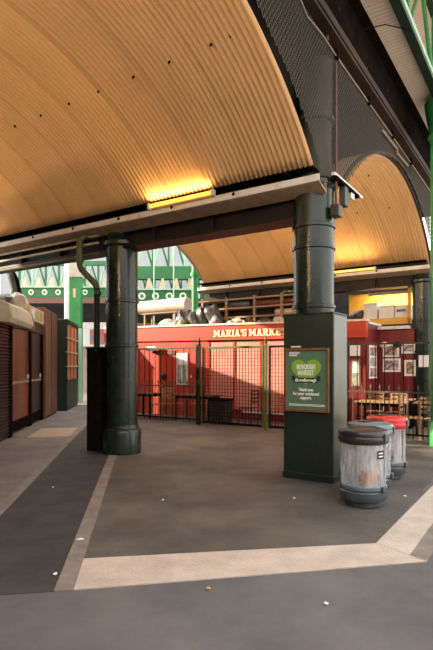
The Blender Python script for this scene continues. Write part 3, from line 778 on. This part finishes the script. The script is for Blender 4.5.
# right hand seating
make_table('slatted_table','pale slatted table on the right between the railing and dark red wall',base(.55,5.3),RB,'wood_pale',1.1)
make_table('slatted_table','brown slatted table at the right edge behind the railing',base(-.55,5.6),RB,'wood',.8)
make_table('slatted_table','pale slatted table close to the dark red wall at right',base(.57,6.5),RB,'wood_pale',1.0,.4)
k=dup(c0,base(.90,5.93),RB+.1,'brown chair at the left end of the pale right table',G)
dup(c0,base(.38,5.93),RB-.1,'brown chair behind the pale right table, in its middle',G)
dup(c0,base(-.22,4.9),RB+PI/2,'brown chair between the pale table and the right edge table',G)
e0=make_chair('pale wooden chair close behind the railing at the right picture edge',base(-.70,4.72),RB+2.9,'wood_pale',G)
t=bt('metal_tub','grey metal tub beneath the brown right table','tub',.25,4.70,.004)
B().lathe(0,0,[(.14,0),(.17,.30),(.185,.31),(.185,.33),(.16,.32)],20).build('body','iron_grey',t,smooth=True)
o=B().box(-.12,.12,-.01,.0,0,.30).build('wall_notice','paper'); place(o,F(-.05,7.0,1.55),RB); tag(o,'white paper notice taped to the right edge iron column','notice')

# ================================================================ LEFT STALLS
AF=-2.94
# roller shutter stall
t=at('sun_block_stall','unseen tall brown stall added left of the viewer to block the sun','stall',AF-.1,-3.0,.02)  # unseen stall, made tall to keep low sun off poster and columns
B().box(-2.2,0,0,13.4,0,4.4).build('body','brown_dark',t)
B().box(0,.03,.4,13,.2,2.4).build('roller_shutter','brown_dark',t)
t=at('shutter_stall','brown slatted shutter stall at the left picture edge','stall',AF,10.45,.02)
b=B()
for i in range(34): b.prism([(0,.05+i*.07),(.03,.06+i*.07),(.03,.10+i*.07),(0,.115+i*.07)],'y',0,1.1)
b.build('roller_shutter','brown_dark',t)
B().box(-2,-.01,0,1.25,0,2.75).build('body','brown_dark',t)
B().box(-.06,.05,1.1,1.25,0,2.75).build('corner_post','black',t)
t=at('awning','rolled beige awning over the brown shutter at far left','awning',AF,10.5,2.47)
B().prism([(-.1,0),(.30,-.03),(.36,.06),(.30,.33),(.1,.44),(-.1,.44)],'y',0,1.95).build('cover','cream',t,bevel=.02)
B().prism([(-.12,-.02),(.37,-.05),(.38,.06),(.30,.35),(-.12,.46)],'y',1.95,1.99).build('end_plate','gutter_tan',t)
# door stall
t=at('door_stall','brown stall with two dark framed doors beside the shutter stall','stall',AF,11.75,.02)
B().box(-2,-.08,0,3.6,0,2.72).build('body','brown_dark',t)
B().box(-.08,.0,0,3.6,2.45,2.72).build('lintel','brown_dark',t)
for y in (0,1.92,3.44): B().box(-.08,.02,y,y+.14,0,2.45).build('jamb','black',t)
for y0,y1,m in ((.14,1.92,'brown'),(2.06,3.44,'brown_dark')):
    d=B().box(-.07,-.03,y0,y1,.06,2.44).build('door',m,t)
    B().box(-.03,-.012,y0+.02,y1-.02,1.14,1.20).build('cross_rail','gutter_tan',d)
    B().box(-.03,-.016,y0,y1,.06,.30).build('kick_plate','black',d)
    B().box(-.03,.01,y1-.16,y1-.13,1.24,1.34).build('handle','gutter_white',d)
t=at('sign_board','cream and yellow sign board above the stall doors','sign',AF+.02,12.9,2.76)
B().box(0,.04,0,2.3,0,.36).build('board','cream',t)
for i in range(4): B().box(.04,.046,.12+.55*i,.50+.55*i,.06,.30).build('panel',['ochre','paper','lime','wood_pale'][i],t)
# tall cabinet
t=at('tall_cabinet','tall red brown cabinet with plain doors standing past the stall doors','cabinet',AF+.04,15.45,.02)
B().box(-1.2,0,0,2.15,.04,3.26).build('body','brown',t,bevel=.01)
B().box(-1.2,-.02,.03,2.1,0,.04).build('plinth','black',t)
B().box(0,.012,1.05,1.08,.1,3.2).build('door_gap','ink',t)
B().box(.0,.03,.0,.04,0,3.26).build('edge_post','frame_wood',t)
# green glazed kiosk
t=at('kiosk','dark green kiosk with orange panels in a barred side','kiosk',-2.654,18.05,.02)
B().box(-1.6,-.05,0,2.85,0,3.14).build('body','green_black',t)
B().box(-.05,.0,0,2.85,0,1.0).build('lower_panel','green_black',t)
B().box(-.04,-.03,.1,2.75,1.0,3.0).build('orange_panel','orange',t)
for y in (0,.93,1.86,2.77): B().box(-.05,.01,y,y+.08,1.0,3.08).build('stile','green_black' if y in (0,2.77) else 'orange',t)
for z in (1.0,1.5,2.0,2.5,3.04): B().box(-.05,.015,0,2.85,z,z+.06).build('rail','wood_pale' if 1.0<z<3 else 'green_black',t)
B().box(-1.62,.02,-.02,2.87,3.12,3.17).build('roof','iron_grey',t)
t=at('green_post','pale green post at the end of the row of stalls','post',-2.60,21.6,.02)
B().box(-.12,.0,0,.16,0,3.1).build('shaft','green_pale',t); B().box(-.14,.02,-.02,.18,3.1,3.16).build('cap','green_dark',t)
# clutter on stall roofs
def stuffon(name,a,s,z,rad,m,label,seed,cat='bundle'):
    o=B().blob((0,0,rad[2]*.8),rad,seed,.3,3).build(name,m); place(o,A(a,s,z),RA); tag(o,label,cat)
stuffon('tarp_bundle',-3.7,13.2,2.74,(.45,.5,.35),'tarp','dark tarp heap on the roof of the door stall',51)
stuffon('tarp_bundle',-3.45,14.3,2.74,(.35,.4,.42),'tarp_pale','pale sack on the roof of the door stall next to the dark tarp',52)
t=at('wire_hanger','dark hanging bundle of hoses below the beam at left','hoses',-3.5,14.2,2.9)
B().tube([(0,0,.2),(.05,0,.7),(-.05,.05,1.1),(-.18,.02,1.5)],[.10,.09,.10,.05],10).build('hose','tarp',t)
B().tube([(.1,.1,.1),(.22,0,.5),(.10,.05,1.0),(-.15,.02,1.5)],.05,8).build('hose','black',t)
t=at('wall_heater','white box heater hanging under the beam at far left','heater',-3.9,12.1,3.62)
B().box(-.35,.35,-.12,.12,0,.28).build('housing','gutter_tan',t,bevel=.02)
for x in (-.3,.28): B().box(x,x+.03,-.02,.02,.28,.62).build('hanger','gutter_white',t)
t=at('loudspeaker','slim black loudspeaker above the rolled awning at far left','speaker',-3.75,11.6,2.82)
B().box(-.12,.12,-.1,.1,0,.55).build('cabinet','ink',t,bevel=.01)
B().box(-.10,.10,-.108,-.1,.03,.52).build('grille','black',t)

# ================================================================ PIPES, SERVICE BOX UNDER THE BEAM AT LEFT
for v,z,r,m,lab in ((-.25,3.98,.028,'cream','cream conduit under the beam at left, highest of three'),(-.27,3.83,.024,'cream','cream conduit under the beam at left, middle of three'),(-.24,3.64,.036,'olive','olive green pipe under the beam at left, lowest of three')):
    o=B().tube([F(4.12,v,z),F(5.5,v,z-.01),F(8.4,v,z-.02)],r,8).build('conduit',m); tag(o,lab,'pipe','conduits under the near beam')
t=bt('downpipe','green downpipe with an elbow beside the left iron column','pipe',4.22,.05)
def LP(u,v,z): return (4.22-u, v-.05, z)
B().tube([LP(4.3,-.1,4.0),LP(4.46,-.30,3.98),LP(4.50,-.36,3.90),LP(4.50,-.36,3.45),LP(4.47,-.34,3.36),LP(4.26,-.20,3.10),LP(4.24,-.18,3.02)],.058,12).build('pipe','olive',t,smooth=True,label='olive green upper pipe with elbow')
B().cyl(LP(4.24,-.18,3.02),LP(4.24,-.18,1.85),.056,seg=12).build('pipe','green_black',t,smooth=True,label='black green lower pipe')
B().cyl(LP(4.50,-.36,3.5),LP(4.50,-.36,3.56),.07,seg=12).build('collar','olive',t)
B().cyl(LP(4.23,-.18,2.9),LP(4.23,-.18,2.97),.07,seg=12).build('collar','green_dark',t)
t=bt('service_box','tall black service box against the left iron column','cabinet',4.27,-.02)
B().box(-.20,.13,-.20,.20,0,1.90).build('body','black',t,bevel=.01)
B().box(-.215,.14,-.215,.21,1.90,1.93).build('lid','iron',t)
o=B().box(-.14,.16,-.13,.13,0,.05).build('stone_block','stone',bevel=.012); place(o,A(-.86,9.92,.004),RA+.3); tag(o,'pale flat stone block beside the black service box','block')

# ================================================================ MARKET HALL BEHIND
def lattice(label, X0,X1,Y,z0,z1,n,ring=True,rot=0,m='green_mid'):
    t=thing('hall_girder',label,'girder',(X0,Y,z0),rot); L=X1-X0; H=z1-z0
    B().box(0,L,-.1,.1,0,.16).build('bottom_chord',m,t)
    B().box(0,L,-.1,.1,H-.2,H).build('top_chord',m,t)
    for i in range(n):
        x=L*i/n; w=L/n
        B().box(x-.04,x+.04,-.06,.06,.16,H-.2).build('post','green_pale' if i%3==1 else m,t)
        B().cyl((x,0,.16),(x+w/2,0,H-.2),.05,seg=6).build('brace','green_pale',t)
        B().cyl((x+w,0,.16),(x+w/2,0,H-.2),.05,seg=6).build('brace',m,t)
    return t
def ringgirder(label,X0,X1,Y,z0,h,n):
    t=thing('ring_girder',label,'girder',(X0,Y,z0),0); L=X1-X0
    B().box(0,L,0,.15,0,h).build('web','green_mid',t)
    B().box(0,L,-.08,.2,h,h+.06).build('flange','green_pale',t)
    for i in range(n):
        x=L*(i+.5)/n
        B().cyl((x,-.05,h/2),(x,.0,h/2),h*.30,seg=14).build('roundel','paper',t)
        B().cyl((x,-.07,h/2),(x,-.05,h/2),h*.16,seg=12).build('boss','green',t)
        B().prism([(x+L/n/2-.15,h+.06),(x+L/n/2+.15,h+.06),(x+L/n/2+.05,h+.5),(x+L/n/2-.05,h+.5)],'y',0,.12).build('bracket','cream',t)
    return t
ringgirder('green girder with white roundels seen above the shop tarps',-4.0,.6,21.5,4.25,.5,8)
B0=B().box(-4.2,1.0,22.2,22.6,5.35,5.9).build('hall_beam','green_mid'); tag(B0,'deep plain green beam behind the left column, above the roundels','beam')
lattice('green lattice girder high behind the left iron column',-4.5,1.5,24.0,6.0,7.6,8)
lattice('green lattice girder above the aisle between the stalls and column',-9.5,-3.8,24.6,5.2,6.6,9)
ringgirder('green girder with roundels above the end of the aisle',-9.5,-3.9,23.6,4.75,.42,9)
lattice('far teal lattice girder behind the deep plain green beam',-5.0,2.0,29,5.6,7.0,14,m='green_dark')
for X,Y,h,lab in ((-3.9,21.6,4.25,'roundel girder above the shop'),(-4.25,24.0,6.0,'high lattice girder'),(-4.0,24.6,5.2,'lattice girder above the aisle'),(-4.1,23.7,4.75,'roundel girder above the aisle'),(-4.9,29,5.6,'far teal girder')):
    o=B().cyl((0,0,0),(0,0,h),.11,seg=12).build('hall_column','green_dark',smooth=True); o.location=(X,Y,0); tag(o,'slim dark green hall column carrying the '+lab,'column')
for X,lab in ((-2.55,'left'),(-1.75,'right')):
    o=B().cyl((0,0,3.0),(0,0,7.6),.025,seg=6).build('hanger_rod','green_pale'); o.location=(X,20.8,0); tag(o,'thin pale %s hand hanger rod in front of the green roundel girder'%lab,'rod')
o=B().box(-10,-.5,26,26.3,3.75,4.75).build('canopy_fascia','dark_void'); tag(o,'dark canopy fascia below the green girders beyond the aisle','fascia')
o=B().box(-9,-4.6,25.6,25.8,3.45,3.74).build('canopy_edge','white'); tag(o,'white canopy edge beyond the aisle end','fascia')
t=thing('green_pillar','bright green square pillar with beige head beyond the stalls','column',(-6.05,22.2,0),0)
B().box(-.30,.18,-.2,.2,0,5.4).build('shaft','green',t)
B().box(-.34,.22,-.24,.24,5.4,6.0).build('head','tarp_pale',t)
B().box(-.14,-.02,-.22,-.2,4.5,4.9).build('plate','cream',t)
t=thing('white_pole','slim white pole standing beside the bright green pillar','pole',(-6.34,21.6,0),0)
B().cyl((0,0,0),(0,0,6.1),.10,seg=10).build('shaft','white',t,smooth=True); B().cyl((0,0,3.15),(0,0,3.3),.12,seg=10).build('band','bin_red',t)
t=thing('hall_column','bright green round column behind the shop tarps','column',(-.83,19.6,0),0)
B().cyl((0,0,0),(0,0,6.0),.13,seg=14).build('shaft','green',t,smooth=True); B().cyl((0,0,5.0),(0,0,5.15),.18,seg=14).build('band','green',t,smooth=True)
# end wall of the aisle with display above
o=B().box(-8.5,-4.4,28.5,28.8,0,2.62).build('wall_back','far_wall'); struct(o)
o=B().box(-5.95,-5.8,28.35,28.5,0,2.6).build('wall_rib','green_pale'); struct(o)
t=thing('display_board','bright poster display above the wall at the end of the aisle','display',(-7.6,28.4,2.64),0)
B().box(0,2.9,0,.1,0,1.0).build('board','paper',t)
B().box(.55,1.45,-.02,0,.1,.95).build('poster','picture_c',t)
B().box(1.65,2.05,-.02,0,.1,.95).build('poster','blue',t)
B().box(2.15,2.6,-.02,0,.1,.95).build('poster','green_pale',t)
# far side of the hall: pale glazed roof and brick rear
o=B().prism([(-14,6.2),(12,6.2),(12,9.5),(-14,9.5)],'y',33,33.3).build('wall_far','roof_glass'); struct(o)
o=B().box(-14,12,33,33.3,0,6.2).build('wall_rear','brick'); struct(o)
o=B().box(1.5,14,24,24.3,0,7).build('wall_rear_right','dark_void'); struct(o)

o=B().box(-14,14,-10,-9.6,0,6).build('wall_behind','brick'); struct(o)
# ================================================================ LITTER
for i,(px,py,lab) in enumerate(((80,541,'scrap of white paper on the edging strip at lower left'),(55,576,'small white scrap beside the corner of the edging'),(53,488,'white scrap on the dark lane'),(405,497,'tiny white scrap on the ground right of the bins'),(294,499,'small pale scrap on the plaza in front of the pedestal'),(326,605,'tiny white scrap on the asphalt in the foreground'),(209,590,'tiny yellow scrap on the asphalt in the foreground'),(163,501,'pale scrap on the plaza in front of the gate'))):
    Y=816/(py-365); X=(px-216.5)/510*Y
    o=B().blob((0,0,.008),(.035 if i==0 else .018,.022 if i==0 else .013,.007),60+i,.4,2).build('paper_scrap','paper' if i!=6 else 'ochre'); o.location=(X,Y,.009 if i in (0,1) else .005)
    o.rotation_euler=(0,0,i*1.1); tag(o,lab,'litter','litter on the ground')

# ================================================================ LIGHT
w=bpy.data.worlds.new('World'); bpy.context.scene.world=w; w.use_nodes=True
bg=w.node_tree.nodes['Background']; bg.inputs['Color'].default_value=(1,.98,.95,1); bg.inputs['Strength'].default_value=2.0
sl=bpy.data.lights.new('sun','SUN'); sl.energy=10.5; sl.angle=.012; sl.color=(1,.80,.58)
so=bpy.data.objects.new('sun',sl); C.objects.link(so)
dirv=Vector((-D1[0]+D2[0]*.5, -D1[1]+D2[1]*.5, -.40))
so.rotation_euler=dirv.to_track_quat('-Z','Y').to_euler(); so.location=(-12,14,8)

# ================================================================ CAMERA
cd=bpy.data.cameras.new('camera'); co=bpy.data.objects.new('camera',cd); C.objects.link(co)
co.location=(0,0,1.6); co.rotation_euler=(PI/2,0,0)
cd.sensor_fit='VERTICAL'; cd.sensor_height=36; cd.lens=510/650*36; cd.shift_y=40/650; cd.clip_end=200
sc=bpy.context.scene; sc.camera=co
vs_=sc.view_settings; vs_.view_transform='Standard'; vs_.look='None'; vs_.gamma=1; vs_.use_curve_mapping=False; vs_.exposure=0.55
